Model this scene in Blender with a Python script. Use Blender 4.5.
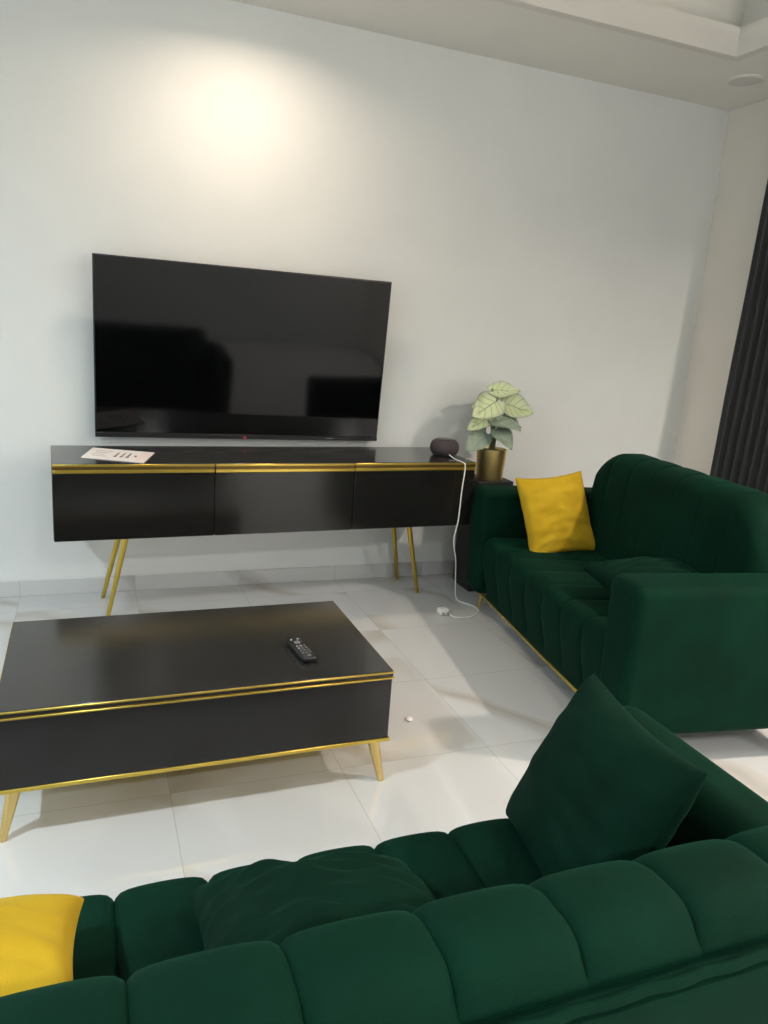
import bpy, bmesh, math, random
from mathutils import Vector, Matrix, noise
random.seed(7)
PI = math.pi
SC = bpy.context.scene
for o in list(bpy.data.objects):
    bpy.data.objects.remove(o)
COL = SC.collection

# ------------------------------------------------------------------ camera
FPX, PITCH, YAW, ROLL, CAMH = 760.3, 0.2339, 0.3788, -0.0716, 1.4065
cd = bpy.data.cameras.new('camera')
cam = bpy.data.objects.new('camera', cd); COL.objects.link(cam)
_f = Vector((math.sin(YAW)*math.cos(PITCH), math.cos(YAW)*math.cos(PITCH), -math.sin(PITCH)))
_r = Vector((math.cos(YAW), -math.sin(YAW), 0)); _d = _f.cross(_r)
_c, _s = math.cos(ROLL), math.sin(ROLL)
_r2 = _c*_r + _s*_d; _d2 = -_s*_r + _c*_d
m = Matrix((_r2, -_d2, -_f)).transposed().to_4x4(); m.translation = (0, 0, CAMH)
cam.matrix_world = m
cd.sensor_fit = 'VERTICAL'; cd.sensor_height = 36; cd.lens = FPX/1024*36; cd.clip_start = 0.02
SC.camera = cam

# ------------------------------------------------------------------ light settings
SC.view_settings.view_transform = 'Standard'; SC.view_settings.look = 'None'
SC.view_settings.gamma = 1; SC.view_settings.use_curve_mapping = False
SC.view_settings.exposure = -0.15
w = bpy.data.worlds.new('world'); SC.world = w; w.use_nodes = True
w.node_tree.nodes['Background'].inputs[0].default_value = (0.75, 0.82, 0.9, 1)
w.node_tree.nodes['Background'].inputs[1].default_value = 0.15
WARM, COOL = (1.0, 0.87, 0.75), (0.76, 0.91, 1.0)
NEUT = (1.0, 0.98, 0.95)
# x, y, colour, watts (0 = switched off), label
LAMPS = [
    (0.68, 3.38, (1.0, 0.80, 0.62), 11.5, 'round ceiling downlight shining on the wall above the television'),
    (3.27, 3.50, WARM, 0, 'round ceiling downlight switched off near the right corner'),
    (-1.75, 3.42, COOL, 11, 'round ceiling downlight lit to the left of the television wall'),
    (3.27, 0.90, WARM, 74, 'round ceiling downlight lit above the right hand wall nearest the camera'),
    (-1.75, 0.90, COOL, 76, 'round ceiling downlight lit above the left hand wall'),
    (0.72, -1.70, NEUT, 68, 'round ceiling downlight lit behind the green sofa'),
    (3.27, -1.70, NEUT, 84, 'round ceiling downlight added unseen behind the camera on the right to brighten the room'),  # added lamp, brightens the right side of the back wall
]

# ------------------------------------------------------------------ materials
def mat(name, col=(0.8, 0.8, 0.8), rough=0.5, metal=0.0, **kw):
    mt = bpy.data.materials.new(name); mt.use_nodes = True
    b = mt.node_tree.nodes['Principled BSDF']
    b.inputs['Base Color'].default_value = (*col, 1)
    b.inputs['Roughness'].default_value = rough
    b.inputs['Metallic'].default_value = metal
    for k, v in kw.items():
        b.inputs[k.replace('_', ' ')].default_value = v
    return mt
def nd(mt, typ, **kw):
    n = mt.node_tree.nodes.new(typ)
    for k, v in kw.items(): setattr(n, k, v)
    return n
def lk(mt, a, ao, b, bi): mt.node_tree.links.new(a.outputs[ao], b.inputs[bi])
def bsdf(mt): return mt.node_tree.nodes['Principled BSDF']
def ramp(mt, stops):
    r = nd(mt, 'ShaderNodeValToRGB'); e = r.color_ramp.elements
    while len(e) < len(stops): e.new(0.5)
    for k, (p, c) in enumerate(stops): e[k].position = p; e[k].color = (*c, 1)
    return r
def noise_tex(mt, scale, detail=3, vec='Object'):
    tc = nd(mt, 'ShaderNodeTexCoord'); n = nd(mt, 'ShaderNodeTexNoise')
    n.inputs['Scale'].default_value = scale; n.inputs['Detail'].default_value = detail
    lk(mt, tc, vec, n, 'Vector'); return n
def add_bump(mt, n, strength, dist=0.01):
    b = nd(mt, 'ShaderNodeBump'); b.inputs['Strength'].default_value = strength
    b.inputs['Distance'].default_value = dist
    lk(mt, n, 0, b, 'Height'); lk(mt, b, 0, bsdf(mt), 'Normal')

def plaster(name, c):
    mt = mat(name, c, 0.75)
    n = noise_tex(mt, 3.0)
    r = ramp(mt, [(0.3, tuple(x*0.97 for x in c)), (0.7, c)])
    lk(mt, n, 0, r, 0); lk(mt, r, 0, bsdf(mt), 'Base Color')
    n2 = noise_tex(mt, 60.0); add_bump(mt, n2, 0.04)
    return mt
M_WALL = plaster('wall_paint', (0.755, 0.775, 0.765))
M_SIDE = plaster('side_wall_warm_lit', (0.85, 0.80, 0.73))  # warm light on the right wall is put into this colour
M_CEIL = plaster('ceiling_paint', (0.78, 0.765, 0.71))
M_TRIM = plaster('plaster_trim', (0.70, 0.68, 0.63))

def velvet(name, dark, light, sheen, tint, scale=7):
    mt = mat(name, dark, 0.8, Sheen_Weight=sheen, Sheen_Roughness=0.35)
    bsdf(mt).inputs['Sheen Tint'].default_value = (*tint, 1)
    bsdf(mt).inputs['Specular IOR Level'].default_value = 0.08
    n = noise_tex(mt, scale, 4)
    r = ramp(mt, [(0.35, dark), (0.7, light)])
    lk(mt, n, 0, r, 0); lk(mt, r, 0, bsdf(mt), 'Base Color')
    n2 = noise_tex(mt, 350, 2); add_bump(mt, n2, 0.25, 0.002)
    return mt
M_GREEN = velvet('green_velvet', (0.0006, 0.015, 0.0078), (0.0010, 0.022, 0.0115), 0.045, (0.08, 0.75, 0.45))
M_GREENP = velvet('green_pillow_velvet', (0.0006, 0.0125, 0.0065), (0.0010, 0.018, 0.0095), 0.04, (0.08, 0.75, 0.45))
M_YELLOW = velvet('yellow_pillow_fabric', (0.43, 0.275, 0.014), (0.52, 0.345, 0.022), 0.08, (1, 0.85, 0.4))

M_GLOSS = mat('black_gloss_laminate', (0.012, 0.012, 0.0115), 0.17)
n = noise_tex(M_GLOSS, 240, 2)
r = ramp(M_GLOSS, [(0.62, (0.010, 0.0095, 0.009)), (0.8, (0.022, 0.021, 0.020))])
lk(M_GLOSS, n, 0, r, 0); lk(M_GLOSS, r, 0, bsdf(M_GLOSS), 'Base Color')
M_TOP = mat('dusty_black_laminate', (0.025, 0.024, 0.023), 0.17)
n = noise_tex(M_TOP, 9, 4)
r = ramp(M_TOP, [(0.3, (0.022, 0.0215, 0.0205)), (0.7, (0.029, 0.028, 0.0265))])
lk(M_TOP, n, 0, r, 0); lk(M_TOP, r, 0, bsdf(M_TOP), 'Base Color')
M_GOLD = mat('gold_metal', (0.66, 0.49, 0.10), 0.30, 1.0)
M_GOLDS = mat('satin_gold_metal', (0.72, 0.54, 0.22), 0.38, 1.0)
M_GROOVE = mat('bronze_groove', (0.16, 0.10, 0.03), 0.35, 0.8)
M_SCREEN = mat('tv_screen', (0.002, 0.002, 0.0025), 0.07, Specular_IOR_Level=0.25)
M_BLACK = mat('black_plastic', (0.006, 0.006, 0.007), 0.35)
M_BLACKM = mat('black_matte', (0.010, 0.010, 0.011), 0.6)
M_GREY = mat('grey_rubber', (0.16, 0.16, 0.16), 0.6)
M_GREYL = mat('light_grey_rubber', (0.30, 0.30, 0.30), 0.6)
M_WHITE = mat('white_plastic', (0.78, 0.77, 0.73), 0.4)
M_PAPER = mat('paper', (0.80, 0.74, 0.70), 0.8)
M_PAPERP = mat('pink_paper', (0.80, 0.66, 0.61), 0.8)
M_INK = mat('brown_ink', (0.16, 0.12, 0.11), 0.8)
M_INKL = mat('pale_ink', (0.52, 0.45, 0.42), 0.8)
M_RED = mat('red_led', (0.35, 0.02, 0.02), 0.4)
bsdf(M_RED).inputs['Emission Color'].default_value = (1, 0.05, 0.03, 1)
bsdf(M_RED).inputs['Emission Strength'].default_value = 0.25
M_SPK = mat('speaker_fabric', (0.055, 0.040, 0.043), 0.75)
n = noise_tex(M_SPK, 400, 1); add_bump(M_SPK, n, 0.5, 0.003)
M_SPKTOP = mat('speaker_top', (0.05, 0.045, 0.048), 0.25)
M_STEM = mat('green_stem', (0.16, 0.22, 0.09), 0.6)

def lampmat(name, c, s):
    mt = mat(name, (0.8, 0.8, 0.8), 0.5)
    bsdf(mt).inputs['Emission Color'].default_value = (*c, 1)
    bsdf(mt).inputs['Emission Strength'].default_value = s
    return mt
M_OFF = mat('lamp_diffuser_off', (0.62, 0.61, 0.57), 0.45)

# curtain
M_CURT = mat('dark_curtain', (0.010, 0.011, 0.013), 0.8, Sheen_Weight=0.15)
n = noise_tex(M_CURT, 180, 2); add_bump(M_CURT, n, 0.3, 0.003)

# marble floor: big polished tiles with thin joints and soft veins
TILE, TX, TY = 0.543, 0.208, 2.105
def marble(name, base, warm, rough, joints=True, vertical=False):
    mt = mat(name, base, rough); N = mt.node_tree.nodes
    tc = nd(mt, 'ShaderNodeTexCoord')
    mp = nd(mt, 'ShaderNodeMapping'); mp.inputs['Location'].default_value = (-TX, -TY, 0)
    lk(mt, tc, 'Object', mp, 'Vector')
    sx = nd(mt, 'ShaderNodeSeparateXYZ'); lk(mt, mp, 0, sx, 0)
    def math_(op, a, b=None, va=None):
        q = nd(mt, 'ShaderNodeMath', operation=op)
        mt.node_tree.links.new(a, q.inputs[0])
        if b is not None:
            if isinstance(b, (int, float)): q.inputs[1].default_value = b
            else: mt.node_tree.links.new(b, q.inputs[1])
        return q.outputs[0]
    def edge(s):
        f = math_('FRACT', math_('DIVIDE', s, TILE))
        return math_('ABSOLUTE', math_('SUBTRACT', f, 0.5)), math_('FLOOR', math_('DIVIDE', s, TILE))
    ex, ix = edge(sx.outputs[0]); ey, iy = edge(sx.outputs[1])
    e = ex if vertical else math_('MAXIMUM', ex, ey)
    joint = math_('GREATER_THAN', e, 0.5-0.0013/TILE)
    # per tile offset of the vein pattern
    cx = nd(mt, 'ShaderNodeCombineXYZ')
    mt.node_tree.links.new(math_('MULTIPLY', ix, 7.3), cx.inputs[0])
    mt.node_tree.links.new(math_('MULTIPLY', iy, 3.1), cx.inputs[1])
    va = nd(mt, 'ShaderNodeVectorMath', operation='ADD')
    lk(mt, mp, 0, va, 0); lk(mt, cx, 0, va, 1)
    wn = nd(mt, 'ShaderNodeTexWave'); wn.inputs['Scale'].default_value = 0.55
    wn.inputs['Distortion'].default_value = 9; wn.inputs['Detail'].default_value = 4
    wn.inputs['Detail Scale'].default_value = 0.9; wn.bands_direction = 'DIAGONAL'
    lk(mt, va, 0, wn, 'Vector')
    vein = ramp(mt, [(0.0, tuple(x*0.80 for x in warm)), (0.02, tuple(x*0.90 for x in warm)), (0.13, base), (1.0, base)])
    lk(mt, wn, 'Fac', vein, 0)
    mx = nd(mt, 'ShaderNodeMix', data_type='RGBA')
    mt.node_tree.links.new(joint, mx.inputs[0])
    lk(mt, vein, 0, mx, 6); mx.inputs[7].default_value = (base[0]*0.72, base[1]*0.72, base[2]*0.72, 1)
    mt.node_tree.links.new(mx.outputs[2], bsdf(mt).inputs['Base Color'])
    return mt
M_FLOOR = marble('marble_floor_tiles', (0.58, 0.58, 0.575), (0.58, 0.55, 0.51), 0.10)
M_BASE = marble('marble_baseboard_tiles', (0.60, 0.61, 0.61), (0.55, 0.55, 0.54), 0.15, vertical=True)

# leaf: pale green blade with dark veins and rim, from the leaf's own UV map
def leafmat(name, blade, vein, centre):
    mt = mat(name, blade, 0.5)
    uv = nd(mt, 'ShaderNodeUVMap'); sx = nd(mt, 'ShaderNodeSeparateXYZ'); lk(mt, uv, 0, sx, 0)
    def lm(op, a, b=None):
        q = nd(mt, 'ShaderNodeMath', operation=op)
        for k, v in enumerate((a, b)):
            if v is None: continue
            if isinstance(v, (int, float)): q.inputs[k].default_value = v
            else: mt.node_tree.links.new(v, q.inputs[k])
        return q.outputs[0]
    au = lm('ABSOLUTE', lm('SUBTRACT', sx.outputs[0], 0.5))          # distance from midrib 0..0.5
    mid = lm('LESS_THAN', au, 0.02)
    ph = lm('FRACT', lm('MULTIPLY', lm('SUBTRACT', sx.outputs[1], lm('MULTIPLY', au, 0.7)), 5.0))
    side = lm('LESS_THAN', lm('ABSOLUTE', lm('SUBTRACT', ph, 0.5)), 0.05)
    dk = lm('MINIMUM', lm('ADD', mid, side), 1.0)
    cr = ramp(mt, [(0.0, centre), (0.30, centre), (0.44, blade), (0.5, vein)])
    mt.node_tree.links.new(au, cr.inputs[0])
    mx = nd(mt, 'ShaderNodeMix', data_type='RGBA'); mt.node_tree.links.new(dk, mx.inputs[0])
    lk(mt, cr, 0, mx, 6); mx.inputs[7].default_value = (*vein, 1)
    mt.node_tree.links.new(mx.outputs[2], bsdf(mt).inputs['Base Color'])
    return mt
M_LEAF = leafmat('pale_leaf', (0.46, 0.52, 0.36), (0.24, 0.31, 0.19), (0.56, 0.63, 0.37))
M_LEAFD = leafmat('grey_green_leaf', (0.21, 0.27, 0.20), (0.34, 0.40, 0.32), (0.27, 0.33, 0.25))

# ------------------------------------------------------------------ helpers
def tag(o, label=None, cat=None, group=None, kind=None):
    if label: o['label'] = label
    if cat: o['category'] = cat
    if group: o['group'] = group
    if kind: o['kind'] = kind
    return o
def thing(name, label, cat, loc=(0, 0, 0), rotz=0, group=None):
    o = bpy.data.objects.new(name, None); COL.objects.link(o)
    o.empty_display_size = 0.1
    o.location = loc; o.rotation_euler = (0, 0, rotz)
    return tag(o, label, cat, group)
def obj(name, bm, material, parent=None, smooth=True, mtx=None):
    bmesh.ops.recalc_face_normals(bm, faces=bm.faces)
    me = bpy.data.meshes.new(name); bm.to_mesh(me); bm.free()
    mats = material if isinstance(material, (list, tuple)) else [material]
    for q in mats: me.materials.append(q)
    if smooth:
        for f in me.polygons: f.use_smooth = True
        me.set_sharp_from_angle(angle=math.radians(38))
    o = bpy.data.objects.new(name, me); COL.objects.link(o)
    if mtx is not None: o.matrix_local = mtx
    if parent: o.parent = parent
    return o
def bm_box(bm, lo, hi, bevel=0.0, seg=2, mi=0):
    r = bmesh.ops.create_cube(bm, size=1)
    vs = r['verts']; c = [(a+b)/2 for a, b in zip(lo, hi)]; s = [b-a for a, b in zip(lo, hi)]
    for v in vs: v.co = Vector((c[0]+v.co.x*s[0], c[1]+v.co.y*s[1], c[2]+v.co.z*s[2]))
    fs = {f for v in vs for f in v.link_faces}
    for f in fs: f.material_index = mi
    if bevel > 0:
        es = list({e for f in fs for e in f.edges})
        bmesh.ops.bevel(bm, geom=es, offset=bevel, segments=seg, profile=0.5, affect='EDGES', clamp_overlap=True)
    return bm
def box(lo, hi, bevel=0.0, seg=2): return bm_box(bmesh.new(), lo, hi, bevel, seg)
def bm_tube(bm, pts, rad, seg=10, cap=True):
    pts = [Vector(p) for p in pts]; n = len(pts)
    if not isinstance(rad, (list, tuple)): rad = [rad]*n
    rings = []; up = None
    for i, p in enumerate(pts):
        t = (pts[min(i+1, n-1)]-pts[max(i-1, 0)]).normalized()
        if up is None:
            up = t.orthogonal().normalized()
        else:
            up = (up - t*up.dot(t)).normalized()
        b = t.cross(up)
        rings.append([bm.verts.new(p+rad[i]*(math.cos(a)*up+math.sin(a)*b)) for a in [2*PI*k/seg for k in range(seg)]])
    for i in range(n-1):
        for k in range(seg):
            bm.faces.new((rings[i][k], rings[i][(k+1) % seg], rings[i+1][(k+1) % seg], rings[i+1][k]))
    if cap:
        bm.faces.new(rings[0]); bm.faces.new(rings[-1])
    return bm
def bm_lathe(bm, prof, seg=40, c=(0, 0, 0), sq=None):
    rings = []
    for r, z in prof:
        if r < 1e-6: rings.append([bm.verts.new((c[0], c[1], c[2]+z))]); continue
        rings.append([bm.verts.new((c[0]+r*math.cos(2*PI*k/seg), c[1]+r*math.sin(2*PI*k/seg), c[2]+z)) for k in range(seg)])
    for a, b in zip(rings[:-1], rings[1:]):
        for k in range(seg):
            if len(a) == 1 and len(b) == 1: continue
            if len(a) == 1: bm.faces.new((a[0], b[k], b[(k+1) % seg]))
            elif len(b) == 1: bm.faces.new((a[k], a[(k+1) % seg], b[0]))
            else: bm.faces.new((a[k], a[(k+1) % seg], b[(k+1) % seg], b[k]))
    return bm
def smooth_path(pts, n=8):
    P = [Vector(p) for p in pts]; out = []
    for i in range(len(P)-1):
        p0, p1, p2, p3 = P[max(i-1, 0)], P[i], P[i+1], P[min(i+2, len(P)-1)]
        for k in range(n):
            t = k/n
            out.append(0.5*((2*p1)+(p2-p0)*t+(2*p0-5*p1+4*p2-p3)*t*t+(3*p1-p0-3*p2+p3)*t**3))
    out.append(P[-1]); return out
def round_poly(pts, step=0.025, seg=8):
    """closed 2-D polygon [(a, b, corner radius)] -> dense list of points"""
    n = len(pts); out = []
    for i in range(n):
        p = Vector(pts[i][:2]); a = Vector(pts[i-1][:2]); b = Vector(pts[(i+1) % n][:2]); r = pts[i][2]
        da, db = (a-p).normalized(), (b-p).normalized()
        if r <= 0: out.append(p); continue
        ang = da.angle(db); t = min(r/math.tan(ang/2), (a-p).length*0.49, (b-p).length*0.49)
        r = t*math.tan(ang/2)
        c = p+(da+db).normalized()*(r/math.sin(ang/2))
        v0, v1 = p+da*t-c, p+db*t-c
        a0 = math.atan2(v0.y, v0.x); d = math.atan2(v1.y, v1.x)-a0
        while d > PI: d -= 2*PI
        while d < -PI: d += 2*PI
        for k in range(seg+1):
            q = a0+d*k/seg; out.append(c+Vector((math.cos(q), math.sin(q)))*r)
    dense = []
    for i in range(len(out)):
        p, q = out[i], out[(i+1) % len(out)]
        L = (q-p).length
        if L < 1e-6: continue
        k = max(1, int(L/step))
        for j in range(k): dense.append(p.lerp(q, j/k))
    return dense

def channels(prof, wts, x0, ncha, pitch, depth, endr=0.03, nseg=12, wob=0.0, vr=0.0, vz=0.45, top=1.0):
    """upholstery swept along x with rounded channels; prof is a closed (y, z) loop, wts(y, z) scales the quilting"""
    bm = bmesh.new(); n = len(prof)
    nor = []
    area = sum(prof[i-1].x*prof[i].y-prof[i].x*prof[i-1].y for i in range(n))
    sg = 1 if area > 0 else -1
    for i in range(n):
        t = (prof[(i+1) % n]-prof[i-1]).normalized(); nor.append(Vector((t.y, -t.x))*sg)
    xs = []
    for c in range(ncha):
        for k in range(nseg): xs.append(c+0.5-0.5*math.cos(PI*k/nseg))
    xs.append(float(ncha)); tot = ncha*pitch
    extra = [0.25*endr/pitch/4, 0.6*endr/pitch/4]
    rings = []
    for u in xs:
        t = u-math.floor(u)
        if u in (0.0, float(ncha)): t = 0.0
        q = abs(2*t-1); off = depth*(0.28*q**2.2+0.32*q**7+0.40*q**18)
        s = min(u*pitch, tot-u*pitch)
        er = endr*(1-math.sqrt(max(0, 1-(1-min(s/endr, 1))**2))) if endr > 0 else 0
        dz = vr*(1-math.sqrt(max(0, 1-(1-min(s/vr, 1))**2))) if vr > 0 else 0
        x = x0+u*pitch
        ring = []
        for i in range(n):
            y, z = prof[i]; wv = wts(y, z)
            nn = wob*noise.noise(Vector((x*6, y*6, z*6))) if wob else 0
            o = -off*wv-er+nn*wv
            ring.append(bm.verts.new((x, y+nor[i].x*o, z+nor[i].y*o-dz*min(1, max(0, (z-vz)/(top-vz))))))
        rings.append(ring)
    for a, b in zip(rings[:-1], rings[1:]):
        for i in range(n):
            bm.faces.new((a[i], a[(i+1) % n], b[(i+1) % n], b[i]))
    for ring in (rings[0], rings[-1]):
        cy = sum(v.co.y for v in ring)/n; cz = sum(v.co.z for v in ring)/n
        c = bm.verts.new((ring[0].co.x, cy, cz))
        for i in range(n): bm.faces.new((ring[i], ring[(i+1) % n], c))
    return bm

# ------------------------------------------------------------------ the room
XL, XR, YB, YW, ZC = -2.6, 3.606, -2.6, 3.954, 2.822
T = 0.12
def struct(name, bm, mt, label, smooth=False):
    o = obj(name, bm, mt, None, smooth); return tag(o, label, kind='structure')
struct('floor', box((XL-T, YB-T, -0.1), (XR+T, YW+T, 0)), M_FLOOR, 'polished pale marble tile floor')
struct('wall_back', box((XL-T, YW, 0), (XR+T, YW+T, 3.2)), M_WALL, 'off-white wall behind the television')
struct('wall_right', box((XR, YB, 0), (XR+T, YW, 3.2)), M_SIDE, 'right hand wall, tinted as if warmly lit, beside the dark curtain')
struct('wall_left', box((XL-T, YB, 0), (XL, YW, 3.2)), M_WALL, 'off-white left hand wall')
struct('wall_front', box((XL-T, YB-T, 0), (XR+T, YB, 3.2)), M_WALL, 'off-white wall behind the camera')
# tray ceiling: lower border with a raised middle
EX0, EX1, EY0, EY1 = XL+0.66, 2.945, YB+0.7, 3.24
bm = bmesh.new()
bm_box(bm, (XL, EY1, ZC), (XR, YW, 3.2)); bm_box(bm, (XL, YB, ZC), (XR, EY0, 3.2))
bm_box(bm, (XL, EY0, ZC), (EX0, EY1, 3.2)); bm_box(bm, (EX1, EY0, ZC), (XR, EY1, 3.2))
bm_box(bm, (EX0, EY0, 3.06), (EX1, EY1, 3.2))
struct('ceiling', bm, M_CEIL, 'dropped ceiling border around a raised tray')
# cornice round the opening: stepped moulding, mitred by sweeping a profile round the rectangle
def frame_sweep(prof, x0, x1, y0, y1):
    bm = bmesh.new(); n = len(prof)
    cor = [(x0, y0, 1, 1), (x1, y0, -1, 1), (x1, y1, -1, -1), (x0, y1, 1, -1)]
    R = [[bm.verts.new((x+sx*i, y+sy*i, z)) for i, z in prof] for x, y, sx, sy in cor]
    for a in range(4):
        A, B = R[a], R[(a+1) % 4]
        for i in range(n): bm.faces.new((A[i], A[(i+1) % n], B[(i+1) % n], B[i]))
    return bm
prof = [(-0.07, 2.8215), (-0.07, 2.812), (-0.035, 2.810), (-0.032, 2.803), (0.004, 2.801), (0.010, 2.808), (0.016, 2.832),
        (0.030, 2.850), (0.050, 2.872), (0.056, 2.895), (0.056, 2.905), (0.0, 2.905), (0.0, 2.8215)]
struct('trim_ceiling', frame_sweep(prof, EX0, EX1, EY0, EY1), M_TRIM, 'moulded plaster edge around the ceiling tray', True)
# baseboards of grey marble tile
bm = bmesh.new(); bm_box(bm, (XL, YW-0.012, 0), (XR, YW, 0.082), 0.002, 1)
struct('baseboard_back', bm, M_BASE, 'grey marble skirting under the television wall')
struct('baseboard_right', box((XR-0.012, YB, 0), (XR, YW-0.012, 0.082), 0.002, 1), M_BASE, 'grey marble skirting along the right wall')
struct('baseboard_left', box((XL, YB, 0), (XL+0.012, YW-0.012, 0.082), 0.002, 1), M_BASE, 'grey marble skirting along the left wall')

# ------------------------------------------------------------------ downlights
def downlight(x, y, c, watts, label):
    t = thing('ceiling_downlight', label, 'ceiling light', (x, y, ZC), 0, 'round ceiling downlights')
    bm = bm_lathe(bmesh.new(), [(0.078, 0.0), (0.096, 0.0), (0.096, -0.004), (0.090, -0.010), (0.082, -0.012), (0.078, -0.009), (0.078, 0.0)], 48)
    obj('trim_ring', bm, M_TRIM, t)
    mt = lampmat('lamp_diffuser', c, 6.0) if watts else M_OFF
    bm = bm_lathe(bmesh.new(), [(0, -0.011), (0.05, -0.0105), (0.0775, -0.009), (0.0775, -0.002), (0, -0.002)], 48)
    obj('diffuser', bm, mt, t)
    if watts:
        ld = bpy.data.lights.new('lamp_light', 'AREA'); ld.shape = 'DISK'; ld.size = 0.15
        ld.energy = watts; ld.color = c; ld.spread = math.radians(155)
        lo = bpy.data.objects.new('lamp_light', ld); COL.objects.link(lo); lo.parent = t
        lo.location = (0, 0, -0.016)
for a in LAMPS: downlight(*a)

# ------------------------------------------------------------------ sofas
def sofa(name, label, N, pitch, loc, rotz, armw, seat, armh, crest, depth, drop, thick, qs, qb, vr, abv):
    """origin at the middle of the rear edge on the floor; front faces local +y"""
    t = thing(name, label, 'sofa', loc, rotz)
    hi = N*pitch/2; ho = hi+armw; inset = 0.075
    # seat with channels running front to back and down the front
    sp = round_poly([(0.20, 0.10, 0), (depth-inset, 0.10, 0.02), (depth-0.025, seat-0.13, 0.3), (depth-0.025, seat, 0.085), (0.20, seat-0.02, 0)], 0.025)
    def ws(y, z): return min(1, max(0, (z-0.12)/0.05))*min(1, max(0, (y-0.22)/0.05))
    obj('seat', channels(sp, ws, -hi, N, pitch, qs, 0.012), M_GREEN, t)
    # padded back rolling over its top edge
    bp = round_poly([(0.045, 0.12, 0), (0.27, 0.12, 0), (0.27, 0.42, 0.05), (thick, crest, 0.105), (0.055, crest+0.003, 0.08), (0.024, crest-drop+0.01, 0.02), (0.05, crest-drop-0.006, 0)], 0.02)
    def wb(y, z): return (1 if z > 0.4 else 0)*(min(1, max(0, (z-(crest-drop+0.004))/0.03)) if y < 0.08 else 1)
    obj('backrest', channels(bp, wb, -hi+0.002, N, (N*pitch-0.004)/N, qb, 0.05, 12, 0.0, vr, 0.42, crest), M_GREEN, t)
    def topz(x):
        e = hi-abs(x)
        if e < 0: return min(crest-drop-0.5*vr, armh-0.03)
        d = vr*(1-math.sqrt(max(0, 1-(1-min(e/vr, 1))**2)))*0.9
        return crest-drop-d
    bm = bmesh.new(); prev = None; nx = 80
    for k in range(nx+1):
        x = (-ho+0.012)+(2*ho-0.024)*k/nx; zt = topz(x)+0.004
        ring = [bm.verts.new((x, y, z)) for y, z in ((0.0, 0.10), (-0.004, 0.12), (-0.004, zt-0.012), (0.002, zt-0.002), (0.012, zt), (0.062, zt), (0.062, 0.10))]
        if prev:
            for i in range(7): bm.faces.new((prev[i], prev[(i+1) % 7], ring[(i+1) % 7], ring[i]))
        else: bm.faces.new(ring)
        prev = ring
    bm.faces.new(prev)
    obj('back_panel', bm, M_GREEN, t)
    ns = int(hi*2/0.012)
    pts = [(-hi+2*hi*k/ns, 0.010+0.0015*math.sin(k*0.9), topz(-hi+2*hi*k/ns)+0.010+0.003*noise.noise(Vector((k*0.35, 0, 0)))) for k in range(ns+1)]
    obj('seam_piping', bm_tube(bmesh.new(), pts, 0.0065, 8), M_GREEN, t)
    # arms: soft-edged slabs leaning outwards a little
    for s in (-1, 1):
        bm = bmesh.new()
        bm_box(bm, (0, 0.02, 0.118), (armw, depth-0.002, armh), abv, 8)
        for v in bm.verts:
            z = (v.co.z-0.118)/(armh-0.118); xx = v.co.x/armw; front = (v.co.y-0.02)/(depth-0.022)
            v.co.x += (0.020*z-0.018)*max(0, xx)
            v.co.y -= 0.012*max(0, 1-z)*max(0, front)
        for v in bm.verts: v.co.x = s*(hi+v.co.x)
        obj('armrest', bm, M_GREEN, t)
    bm = bmesh.new()
    bm_box(bm, (-ho+0.045, depth-inset-0.024, 0.084), (ho-0.045, depth-inset-0.002, 0.0995), 0.003, 1)
    obj('base_rail', bm, M_GOLD, t)
    for sx in (-1, 1):
        for y in (0.08, depth-inset-0.035):
            bm = bm_tube(bmesh.new(), [(sx*(ho-0.06), y, 0.120), (sx*(ho-0.045), y+(0.012 if y > .4 else -0.012), 0.0)], [0.016, 0.009], 14)
            obj('leg', bm, M_GOLDS, t)
    return t
FS_N, FS_P, FS_RIGHT = 12, 0.163, 1.003
sofa('sofa', 'long dark green velvet channel-tufted sofa in the foreground, seen from behind', FS_N, FS_P, (FS_RIGHT-FS_N*FS_P/2, 0.53, 0), 0, 0.15, 0.43, 0.64, 0.758, 0.740, 0.064, 0.180, 0.019, 0.014, 0.02, 0.058)
LS_A = math.radians(81.8)
LS_N, LS_P, LS_D = 7, 0.179, 0.80
LS_L = LS_N*LS_P/2+0.19
lx = Vector((math.cos(LS_A), math.sin(LS_A))); ly = Vector((-math.sin(LS_A), math.cos(LS_A)))
LS_O = Vector((1.845, 3.45))-lx*LS_L-ly*LS_D
sofa('loveseat', 'dark green velvet loveseat with gold base rail against the right side by the curtain', LS_N, LS_P, (LS_O.x, LS_O.y, 0), LS_A, 0.19, 0.44, 0.668, 0.912, LS_D, 0.07, 0.22, 0.016, 0.008, 0.21, 0.042)

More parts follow.
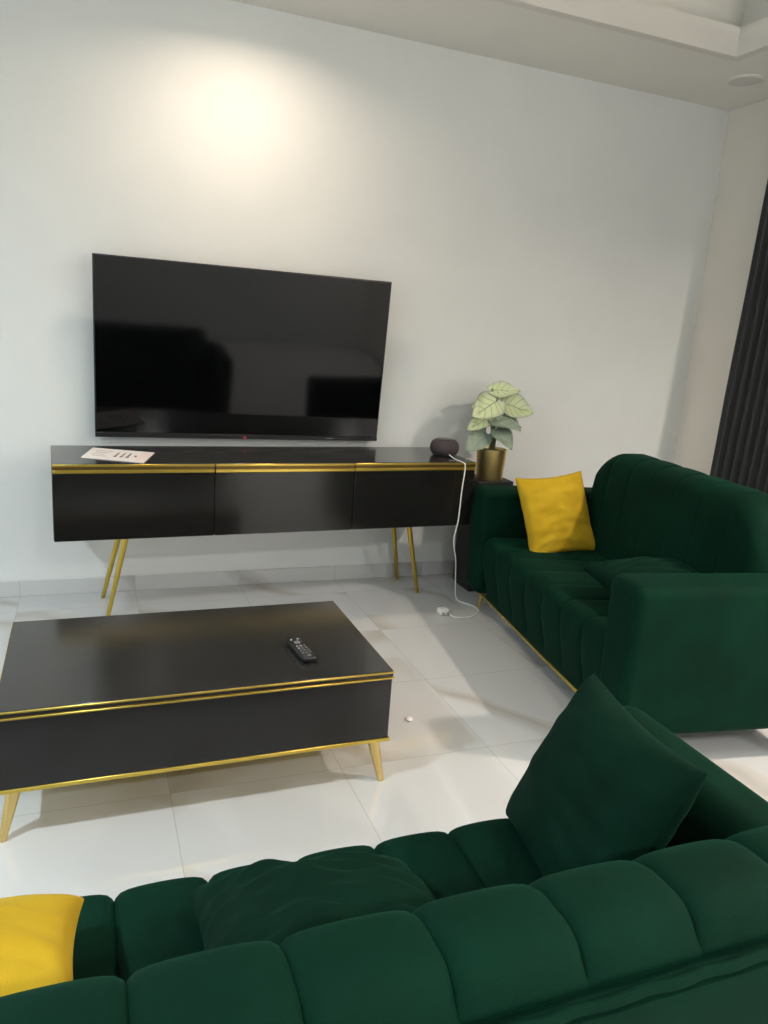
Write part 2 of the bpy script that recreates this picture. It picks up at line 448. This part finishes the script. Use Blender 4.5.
# ------------------------------------------------------------------ pillows
def pillow_bm(w, h, t, seed=0, wr=0.006, pinch=0.09, n=30):
    bm = bmesh.new(); G = {}
    for s in (1, -1):
        for i in range(n+1):
            for j in range(n+1):
                u, v = 2*i/n-1, 2*j/n-1
                edge = i in (0, n) or j in (0, n)
                if s < 0 and edge: G[(s, i, j)] = G[(1, i, j)]; continue
                x = w/2*u*(1-pinch*(1-v*v)); y = h/2*v*(1-pinch*(1-u*u))
                k = max(0, (1-u*u)*(1-v*v))
                z = s*t/2*k**0.42
                q = Vector((u*1.3+seed*3.1, v*2.6+seed*1.7, s*2.0))
                z += wr*min(1, 4*k)*(noise.noise(q*1.6)+0.7*noise.noise(Vector((u*1.5+seed, (v+0.35*u*u)*7, s*3+seed))))*1.4
                G[(s, i, j)] = bm.verts.new((x, y, z))
    for s in (1, -1):
        for i in range(n):
            for j in range(n):
                q = (G[(s, i, j)], G[(s, i+1, j)], G[(s, i+1, j+1)], G[(s, i, j+1)])
                bm.faces.new(q if s > 0 else q[::-1])
    # seam along the edge
    return bm
def pillow(label, mt, group, centre, ax, ay, w, h, t, seed, wr=0.006):
    """ax, ay: directions of the pillow's width and height"""
    X = Vector(ax).normalized(); Y = Vector(ay); Y = (Y-X*Y.dot(X)).normalized(); Z = X.cross(Y)
    M = Matrix((X, Y, Z)).transposed().to_4x4(); M.translation = centre
    o = obj('throw_pillow', pillow_bm(w, h, t, seed, wr), mt); o.matrix_world = M
    md = o.modifiers.new('s', 'SUBSURF'); md.levels = 1; md.render_levels = 1
    return tag(o, label, 'pillow', group)
GY, GG = 'yellow throw pillows', 'green throw pillows'
# upright green pillow against the right arm of the sofa
A = Vector((0.815, 1.19, 0.455)); B = Vector((0.73, 0.81, 0.465)); Tt = Vector((0.965, 1.20, 0.717)); Rr = Vector((0.885, 0.81, 0.765))
pillow('dark green velvet pillow leaning on the right arm of the foreground sofa', M_GREENP, GG, (A+B+Tt+Rr)/4, (B-A)+(Rr-Tt), (Tt-A)+(Rr-B), 0.43, 0.365, 0.15, 3, 0.004)
pillow('crumpled dark green pillow lying flat on the seat of the foreground sofa', M_GREENP, GG, (0.320, 0.940, 0.512), (1, -0.08, 0.0), (-0.06, 0.31, -0.10), 0.40, 0.37, 0.16, 5, 0.015)
pillow('yellow pillow at the left end of the foreground sofa', M_YELLOW, GY, (-0.240, 0.95, 0.525), (1, 0.02, -0.03), (-0.10, 1, -0.20), 0.46, 0.37, 0.15, 8, 0.006)
pillow('yellow pillow propped in the far corner of the loveseat', M_YELLOW, GY, (2.125, 3.06, 0.59), (0.42, 0.02, 0.035), (-0.30, 0.16, 0.37), 0.40, 0.42, 0.14, 11, 0.010)
pillow('dark green pillow lying on the loveseat seat behind its near arm', M_GREENP, GG, (2.03, 2.21, 0.53), (0.95, -0.1, 0.05), (0.1, 0.95, 0.1), 0.44, 0.40, 0.15, 14, 0.006)

# ------------------------------------------------------------------ media console
MC_R = math.radians(2.6); MC_W, MC_D, MC_Z0, MC_Z1 = 1.985, 0.47, 0.458, 0.787
mc = thing('media_console', 'long black gloss media console with gold trim and gold legs under the television', 'tv stand', (0.835, 3.585, 0), MC_R)
hw, hd = MC_W/2, MC_D/2
bm = bmesh.new()
bm_box(bm, (-hw, -hd+0.0205, MC_Z0), (hw, hd, MC_Z1-0.0195), 0.002, 1)
obj('carcass', bm, M_GLOSS, mc)
obj('top_panel', box((-hw, -hd+0.004, MC_Z1-0.020), (hw, hd, MC_Z1), 0.002, 1), M_TOP, mc)
third = MC_W/3
for k in range(3):
    x0, x1 = -hw+k*third+0.002, -hw+(k+1)*third-0.002
    dr = obj('door', box((x0, -hd+0.001, MC_Z0), (x1, -hd+0.0205, MC_Z1-0.041), 0.0015, 1), M_GLOSS, mc)
    y0 = -hd-(0.004 if k != 1 else 0.007)
    bm = bmesh.new()
    bm_box(bm, (x0, y0, MC_Z1-0.012), (x1, -hd+0.0035, MC_Z1-0.002), 0.002, 1)
    bm_box(bm, (x0, y0, MC_Z1-0.040), (x1, -hd+0.0035, MC_Z1-0.026), 0.002, 1)
    obj('gold_trim', bm, M_GOLD, dr)
    obj('handle_groove', box((x0, -hd+0.0008, MC_Z1-0.0265), (x1, -hd+0.0035, MC_Z1-0.0115)), M_GROOVE, dr)
def to_world(local, rot, loc):
    c, s = math.cos(rot), math.sin(rot); return Vector((loc[0]+c*local[0]-s*local[1], loc[1]+s*local[0]+c*local[1], local[2]))
def to_local(P, rot, loc):
    c, s = math.cos(rot), math.sin(rot); d = (P[0]-loc[0], P[1]-loc[1])
    return Vector((c*d[0]+s*d[1], -s*d[0]+c*d[1], P[2]))
for top, foot in [((0.155, 3.50, 0.459), (0.067, 3.60, 0)), ((0.145, 3.70, 0.459), (0.048, 3.86, 0)),
                  ((1.555, 3.56, 0.459), (1.690, 3.66, 0)), ((1.545, 3.76, 0.459), (1.665, 3.90, 0))]:
    a = to_local(top, MC_R, (0.835, 3.585)); b = to_local(foot, MC_R, (0.835, 3.585))
    obj('leg', bm_tube(bmesh.new(), [a, b], [0.0145, 0.010], 16), M_GOLD, mc)

# ------------------------------------------------------------------ television
TVX, TVY, TVZ, TVW, TVH, TILT = 0.0266, 3.890, 0.813, 1.447, 0.842, 0.0854
tv = thing('television', 'large black flat screen television mounted on the wall, switched off', 'television', (TVX+TVW/2, TVY, TVZ))
tv.rotation_euler = (TILT, 0, 0)
hw = TVW/2
bm = bmesh.new(); bm_box(bm, (-hw, 0.0, 0), (hw, 0.022, TVH), 0.003, 2)
bm_box(bm, (-hw*0.72, 0.020, 0.06), (hw*0.72, 0.050, TVH*0.62), 0.004, 2)
obj('casing', bm, M_BLACK, tv)
obj('screen', box((-hw+0.007, -0.0015, 0.026), (hw-0.007, 0.001, TVH-0.007)), M_SCREEN, tv, False)
obj('bezel', box((-hw, -0.004, 0), (hw, 0.001, 0.022), 0.0015, 1), M_BLACK, tv)
obj('power_light', box((-0.009, -0.0055, 0.002), (0.005, -0.0035, 0.014), 0.001, 1), M_RED, tv)
obj('brand_badge', box((0.43, -0.005, 0.008), (0.47, -0.0038, 0.013)), M_GREY, tv)
obj('wall_bracket', box((-0.25, 0.020, 0.50), (0.25, 0.104, 0.56)), M_BLACKM, tv)

# ------------------------------------------------------------------ coffee table
CTW, CTD, CT0, CT1 = 1.102, 0.625, 0.160, 0.396
ct = thing('coffee_table', 'low black gloss coffee table with gold edging on tapered gold legs', 'coffee table', (0.306, 2.285, 0), math.radians(0.4))
hw, hd = CTW/2, CTD/2
obj('body', box((-hw+0.004, -hd+0.004, CT0+0.012), (hw-0.004, hd-0.004, CT1-0.034), 0.002, 1), M_GLOSS, ct)
obj('table_top', box((-hw+0.002, -hd+0.002, CT1-0.018), (hw-0.002, hd-0.002, CT1), 0.001, 1), M_TOP, ct)
bm = bmesh.new()
bm_box(bm, (-hw, -hd-0.002, CT1-0.0075), (hw, hd+0.002, CT1-0.0015), 0.001, 1)
bm_box(bm, (-hw, -hd-0.002, CT1-0.0255), (hw, hd+0.002, CT1-0.0195), 0.001, 1)
obj('gold_trim', bm, M_GOLD, ct)
obj('trim_groove', box((-hw+0.006, -hd+0.005, CT1-0.0276), (hw-0.006, hd-0.005, CT1-0.0175)), M_GROOVE, ct)
obj('drawer_front', box((-hw+0.006, -hd, CT0+0.013), (hw-0.006, -hd+0.010, CT1-0.026), 0.001, 1), M_GLOSS, ct)
obj('gold_edge', box((-hw, -hd-0.002, CT0), (hw, hd+0.002, CT0+0.012), 0.001, 1), M_GOLD, ct)
for sx in (-1, 1):
    for sy in (-1, 1):
        obj('leg', bm_tube(bmesh.new(), [(sx*(hw-0.040), sy*(hd-0.05), CT0+0.002), (sx*(hw-0.004), sy*(hd-0.035), 0)], [0.021, 0.010], 16), M_GOLDS, ct)

# ------------------------------------------------------------------ remote control
rc = thing('remote_control', 'black remote control lying on the coffee table', 'remote control', (0.612, 2.160, CT1), math.radians(97))
bm = box((-0.080, -0.024, 0.0), (0.080, 0.024, 0.024), 0.008, 3)
for v in bm.verts: v.co.z *= 0.85+0.15*math.cos(v.co.x*12)
obj('body', bm, M_BLACK, rc)
bt = [(-0.068, 0, 0.006)]+[(-0.045+0.017*i, -0.012+0.012*j, 0.0038) for i in range(4) for j in range(3)]+[(0.035, 0, 0.011), (0.060, -0.011, 0.004), (0.060, 0.011, 0.004)]
for x, y, r_ in bt:
    top = 0.024*(0.85+0.15*math.cos(x*12))
    obj('button', bm_lathe(bmesh.new(), [(r_, -0.001), (r_, 0.0012), (r_*0.7, 0.0018), (0, 0.0018)], 14, (x, y, top)), M_GREYL if (x+y) > 0.0 and r_ < 0.005 else M_GREY, rc)

# ------------------------------------------------------------------ leaflet on the console
lf = thing('leaflet', 'pale printed leaflet lying on the left end of the console', 'leaflet', (0.103, 3.50, MC_Z1), math.radians(-21))
bm = bmesh.new(); PW, PD = 0.27, 0.265
c0 = [(0.015, 3.71), (0.278, 3.589), (0.214, 3.335), (-0.036, 3.455)]
loc = [to_local((x, y, 0), math.radians(-21), (0.103, 3.50)) for x, y in c0]
for zz in (0.0002, 0.0022):
    pass
vb = [bm.verts.new((q.x, q.y, 0.0005)) for q in loc]; vt = [bm.verts.new((q.x, q.y, 0.0030)) for q in loc]
bm.faces.new(vt); bm.faces.new(vb[::-1])
for k in range(4): bm.faces.new((vb[k], vb[(k+1) % 4], vt[(k+1) % 4], vt[k]))
sheet = obj('sheet', bm, M_PAPER, lf, False)
def on_sheet(u, v):                      # u along the long upper edge, v from far to near edge
    a = loc[0].lerp(loc[1], u); b = loc[3].lerp(loc[2], u); return a.lerp(b, v)
def mark(name, u0, v0, u1, v1, mt, z=0.0031):
    bm = bmesh.new(); q = [on_sheet(u0, v0), on_sheet(u1, v0), on_sheet(u1, v1), on_sheet(u0, v1)]
    lo = [bm.verts.new((p.x, p.y, z)) for p in q]; hi = [bm.verts.new((p.x, p.y, z+0.0003)) for p in q]
    bm.faces.new(hi); bm.faces.new(lo[::-1])
    for k in range(4): bm.faces.new((lo[k], lo[(k+1) % 4], hi[(k+1) % 4], hi[k]))
    return obj(name, bm, mt, sheet, False)
mark('pink_panel', 0.82, 0.04, 0.99, 0.97, M_PAPERP, 0.00302)
for k, (u, wd) in enumerate([(0.47, 0.035), (0.57, 0.030), (0.66, 0.040)]):
    mark('printed_letter', u, 0.30, u+wd*0.75, 0.70, M_INK)
    mark('printed_letter', u-0.012, 0.62, u+wd, 0.72, M_INK)
mark('printed_letter', 0.765, 0.46, 0.805, 0.60, M_INK)
for k in range(4):
    mark('printed_line', 0.10+0.02*(k % 2), 0.22+0.16*k, 0.36-0.03*(k % 3), 0.27+0.16*k, M_INKL)

# ------------------------------------------------------------------ smart speaker and its cord
sp = thing('smart_speaker', 'small round dark speaker on the right end of the console', 'speaker', (1.75, 3.60, MC_Z1))
R0 = 0.072
prof = [(0, 0.0), (0.045, 0.0), (0.058, 0.006), (0.068, 0.020), (0.0725, 0.040), (0.070, 0.060), (0.062, 0.075), (0.052, 0.083)]
obj('body', bm_lathe(bmesh.new(), [(r*1.07, z) for r, z in prof]+[(0.050, 0.083), (0, 0.083)], 48), M_SPK, sp)
obj('top_plate', bm_lathe(bmesh.new(), [(0, 0.0835), (0.050, 0.0835), (0.051, 0.0855), (0.046, 0.0885), (0, 0.0895)], 48), M_SPKTOP, sp)
cb = thing('power_cord', 'thin white power cord hanging from the console to a plug on the floor', 'power cord', (1.70, 3.30, 0))
O = Vector((1.70, 3.30, 0))
yf = 3.585-MC_D/2+0.035  # front face of the console near its right end
pts = [(1.745, 3.525, 0.802), (1.752, 3.47, 0.790), (1.752, 3.395, 0.7895), (1.754, 3.362, 0.785), (1.753, 3.350, 0.755), (1.745, 3.348, 0.65), (1.742, 3.350, 0.5),
       (1.740, 3.375, 0.38), (1.775, 3.40, 0.27), (1.80, 3.43, 0.15), (1.835, 3.47, 0.03), (1.87, 3.46, 0.004), (1.905, 3.40, 0.004), (1.90, 3.325, 0.004),
       (1.83, 3.265, 0.004), (1.76, 3.255, 0.004), (1.725, 3.272, 0.006), (1.712, 3.288, 0.014)]
obj('cord', bm_tube(bmesh.new(), smooth_path([Vector(q)-O for q in pts]), 0.0032, 8), M_WHITE, cb)
bm = bmesh.new(); bm_box(bm, (-0.040, 0.0, 0.0), (0.018, 0.045, 0.036), 0.010, 3)
obj('plug', bm, M_WHITE, cb)
bm = bmesh.new()
for dx in (-0.022, 0.0): bm_tube(bm, [(dx, -0.018, 0.018), (dx, 0.004, 0.018)], 0.003, 8)
obj('plug_pin', bm, M_GREY, cb)

# ------------------------------------------------------------------ pedestal, planter and plant
PDX, PDY = 2.09, 3.72
pd = thing('pedestal', 'slim black pedestal between the console and the loveseat', 'plant stand', (PDX, PDY, 0))
obj('column', box((-0.105, -0.105, 0.012), (0.105, 0.105, 0.617), 0.004, 2), M_BLACKM, pd)
obj('top_slab', box((-0.110, -0.110, 0.617), (0.110, 0.110, 0.640), 0.004, 2), M_BLACKM, pd)
obj('plinth', box((-0.098, -0.098, 0.0), (0.098, 0.098, 0.012)), M_BLACKM, pd)
st = obj('sticker', box((-0.098, -0.1062, 0.06), (-0.078, -0.1045, 0.09)), M_WHITE, pd, False); st['label'] = 'small white sticker'
pp = thing('potted_plant', 'leafy pale green plant in a gold pot beside the console', 'plant', (2.085, 3.69, 0.640))
pr_ = [(0, 0), (0.070, 0.0), (0.074, 0.004), (0.084, 0.168), (0.084, 0.172), (0.079, 0.172), (0.077, 0.160), (0, 0.150)]
obj('pot', bm_lathe(bmesh.new(), pr_, 48), M_GOLDS, pp)
M_SOIL = mat('dark_soil', (0.02, 0.015, 0.01), 0.9); n = noise_tex(M_SOIL, 80); add_bump(M_SOIL, n, 0.8)
obj('soil', bm_lathe(bmesh.new(), [(0, 0.156), (0.04, 0.158), (0.0768, 0.1602), (0.0764, 0.152), (0, 0.1515)], 32), M_SOIL, pp)
def leaf_bm(L, Wd, cup, droop):
    bm = bmesh.new(); uvl = bm.loops.layers.uv.new('UVMap'); nu, nv = 8, 14; G = []
    for j in range(nv+1):
        v = j/nv
        # heart-shaped: widest near the base, tapering to a tip
        wv = Wd/2*(math.sin(PI*min(1, v*0.93+0.07))**0.75)*(1.18-0.55*v) if v < 1 else 0.0
        row = []
        for i in range(nu+1):
            u = 2*i/nu-1
            back = -0.10*L*abs(u)**1.5*(1-v)**2*1.6
            y = L*v+back
            x = wv*u
            z = cup*Wd*(u*u)*0.55*(1-0.4*v)-droop*L*(v**2)+0.006*math.sin(9*v+3*u)
            row.append((bm.verts.new((x, y, z)), (0.5+0.5*u, v)))
        G.append(row)
    uvd = {}
    for row in G:
        for vv, t in row: uvd[vv] = t
    for j in range(nv):
        for i in range(nu):
            q = [G[j][i][0], G[j][i+1][0], G[j+1][i+1][0], G[j+1][i][0]]
            f = bm.faces.new(q)
            for l in f.loops: l[uvl].uv = uvd[l.vert]
    bmesh.ops.remove_doubles(bm, verts=[r[0] for r in G[-1]], dist=1e-5)
    # thickness
    g = bmesh.ops.solidify(bm, geom=bm.faces[:], thickness=0.0015)
    return bm
# base of blade (relative to the pot), pointing direction, facing, length, width
LV = [((-0.045, -0.03, 0.49), (0.8, -0.15, 0.12), (-0.1, -0.75, 0.65), 0.19, 0.13),
      ((-0.02, -0.06, 0.44), (-0.75, -0.35, -0.30), (-0.25, -0.85, 0.45), 0.22, 0.20),
      ((0.06, -0.02, 0.42), (0.8, -0.25, -0.12), (0.15, -0.9, 0.5), 0.20, 0.19),
      ((0.10, 0.02, 0.40), (0.75, 0.1, -0.45), (0.5, -0.6, 0.5), 0.16, 0.12),
      ((0.0, -0.04, 0.36), (0.85, -0.3, -0.25), (0.0, -0.75, 0.65), 0.17, 0.12),
      ((-0.03, -0.05, 0.33), (0.55, -0.5, -0.05), (0.0, -0.5, 0.8), 0.18, 0.15),
      ((-0.03, -0.03, 0.35), (-0.85, -0.2, -0.30), (-0.2, -0.7, 0.7), 0.19, 0.13),
      ((0.00, -0.05, 0.285), (0.35, -0.6, -0.45), (0.05, -0.8, 0.55), 0.16, 0.15),
      ((-0.05, -0.02, 0.26), (-0.75, -0.25, -0.50), (-0.35, -0.8, 0.3), 0.18, 0.15),
      ((0.03, -0.03, 0.30), (0.8, -0.2, 0.12), (0.1, -0.5, 0.85), 0.15, 0.09),
      ((-0.03, 0.0, 0.38), (-0.4, 0.5, 0.2), (-0.2, -0.6, 0.7), 0.13, 0.12),
      ((0.04, 0.03, 0.44), (0.5, 0.6, 0.2), (0.1, -0.6, 0.8), 0.17, 0.14)]
for k, (b, d, fc, L, Wd) in enumerate(LV):
    L *= 0.88; Wd *= 0.86; b = Vector((b[0]*0.85-0.015, b[1], b[2])); Y = Vector(d).normalized(); Z = Vector(fc); Z = (Z-Y*Z.dot(Y)).normalized(); X = Y.cross(Z)
    M = Matrix((X, Y, Z)).transposed().to_4x4(); M.translation = b
    o = obj('leaf', leaf_bm(L, Wd, 0.22, 0.18), M_LEAFD if k in (4, 5, 7, 8, 9) else M_LEAF, pp); o.matrix_local = M
    root = Vector((0.25*b.x, 0.25*b.y, 0.156))
    stp = smooth_path([root, root.lerp(b, 0.5)+Vector((b.x*-0.15, 0, 0.02)), b, b+Y*0.01])
    obj('stem', bm_tube(bmesh.new(), stp, 0.0032, 6), M_STEM, pp)

# ------------------------------------------------------------------ curtain on the right wall
cu = thing('curtain', 'dark pleated full length curtain at the right edge of the room', 'curtain', (XR, 3.45, 0))
def curtain_bm(y1, y0, pitch=0.062, amp=0.022):
    bm = bmesh.new(); nz = 12; ny = int((y1-y0)/pitch*8); rows = []
    for j in range(nz+1):
        z = 0.015+(2.80-0.015)*j/nz; fl = 0.10+0.085*(1-j/nz)
        row = []
        for i in range(ny+1):
            y = y1-(y1-y0)*i/ny; s = (y1-y)
            a = amp*min(1, s/0.12)
            ph = 2*PI*s/pitch
            x = -fl-a*(0.5+0.5*math.cos(ph+0.3*math.sin(j*0.7)))-0.006*noise.noise(Vector((s*5, z*1.2, 0)))
            row.append((x, y-3.45, z))
        rows.append(row)
    V = [[bm.verts.new(p) for p in row] for row in rows]
    V2 = [[bm.verts.new((p[0]+0.012, p[1], p[2])) for p in row] for row in rows]
    for j in range(nz):
        for i in range(ny):
            bm.faces.new((V[j][i], V[j][i+1], V[j+1][i+1], V[j+1][i]))
            bm.faces.new((V2[j][i+1], V2[j][i], V2[j+1][i], V2[j+1][i+1]))
        for i in (0, ny):
            q = (V[j][i], V[j+1][i], V2[j+1][i], V2[j][i]); bm.faces.new(q)
    for j in (0, nz):
        for i in range(ny): bm.faces.new((V[j][i], V[j][i+1], V2[j][i+1], V2[j][i]))
    return bm
obj('cloth', curtain_bm(3.46, 1.3), M_CURT, cu)
obj('curtain_track', box((-0.16, 1.25-3.45, 2.797), (-0.07, 3.47-3.45, 2.8215)), M_TRIM, cu)

# ------------------------------------------------------------------ small white lump on the floor
bm = bmesh.new(); bmesh.ops.create_icosphere(bm, subdivisions=3, radius=0.013)
for v in bm.verts: v.co = Vector((v.co.x*1.1, v.co.y, v.co.z*0.55))*(1+0.35*noise.noise(v.co*120)); v.co.z += 0.006
for v in bm.verts: v.co.z = max(v.co.z, 0.0002)
o = obj('white_lump', bm, M_PAPER); o.location = (1.095, 2.345, 0)  # uneven white lump, flattened onto the floor
tag(o, 'small white lump on the floor by the right end of the coffee table', 'lump')
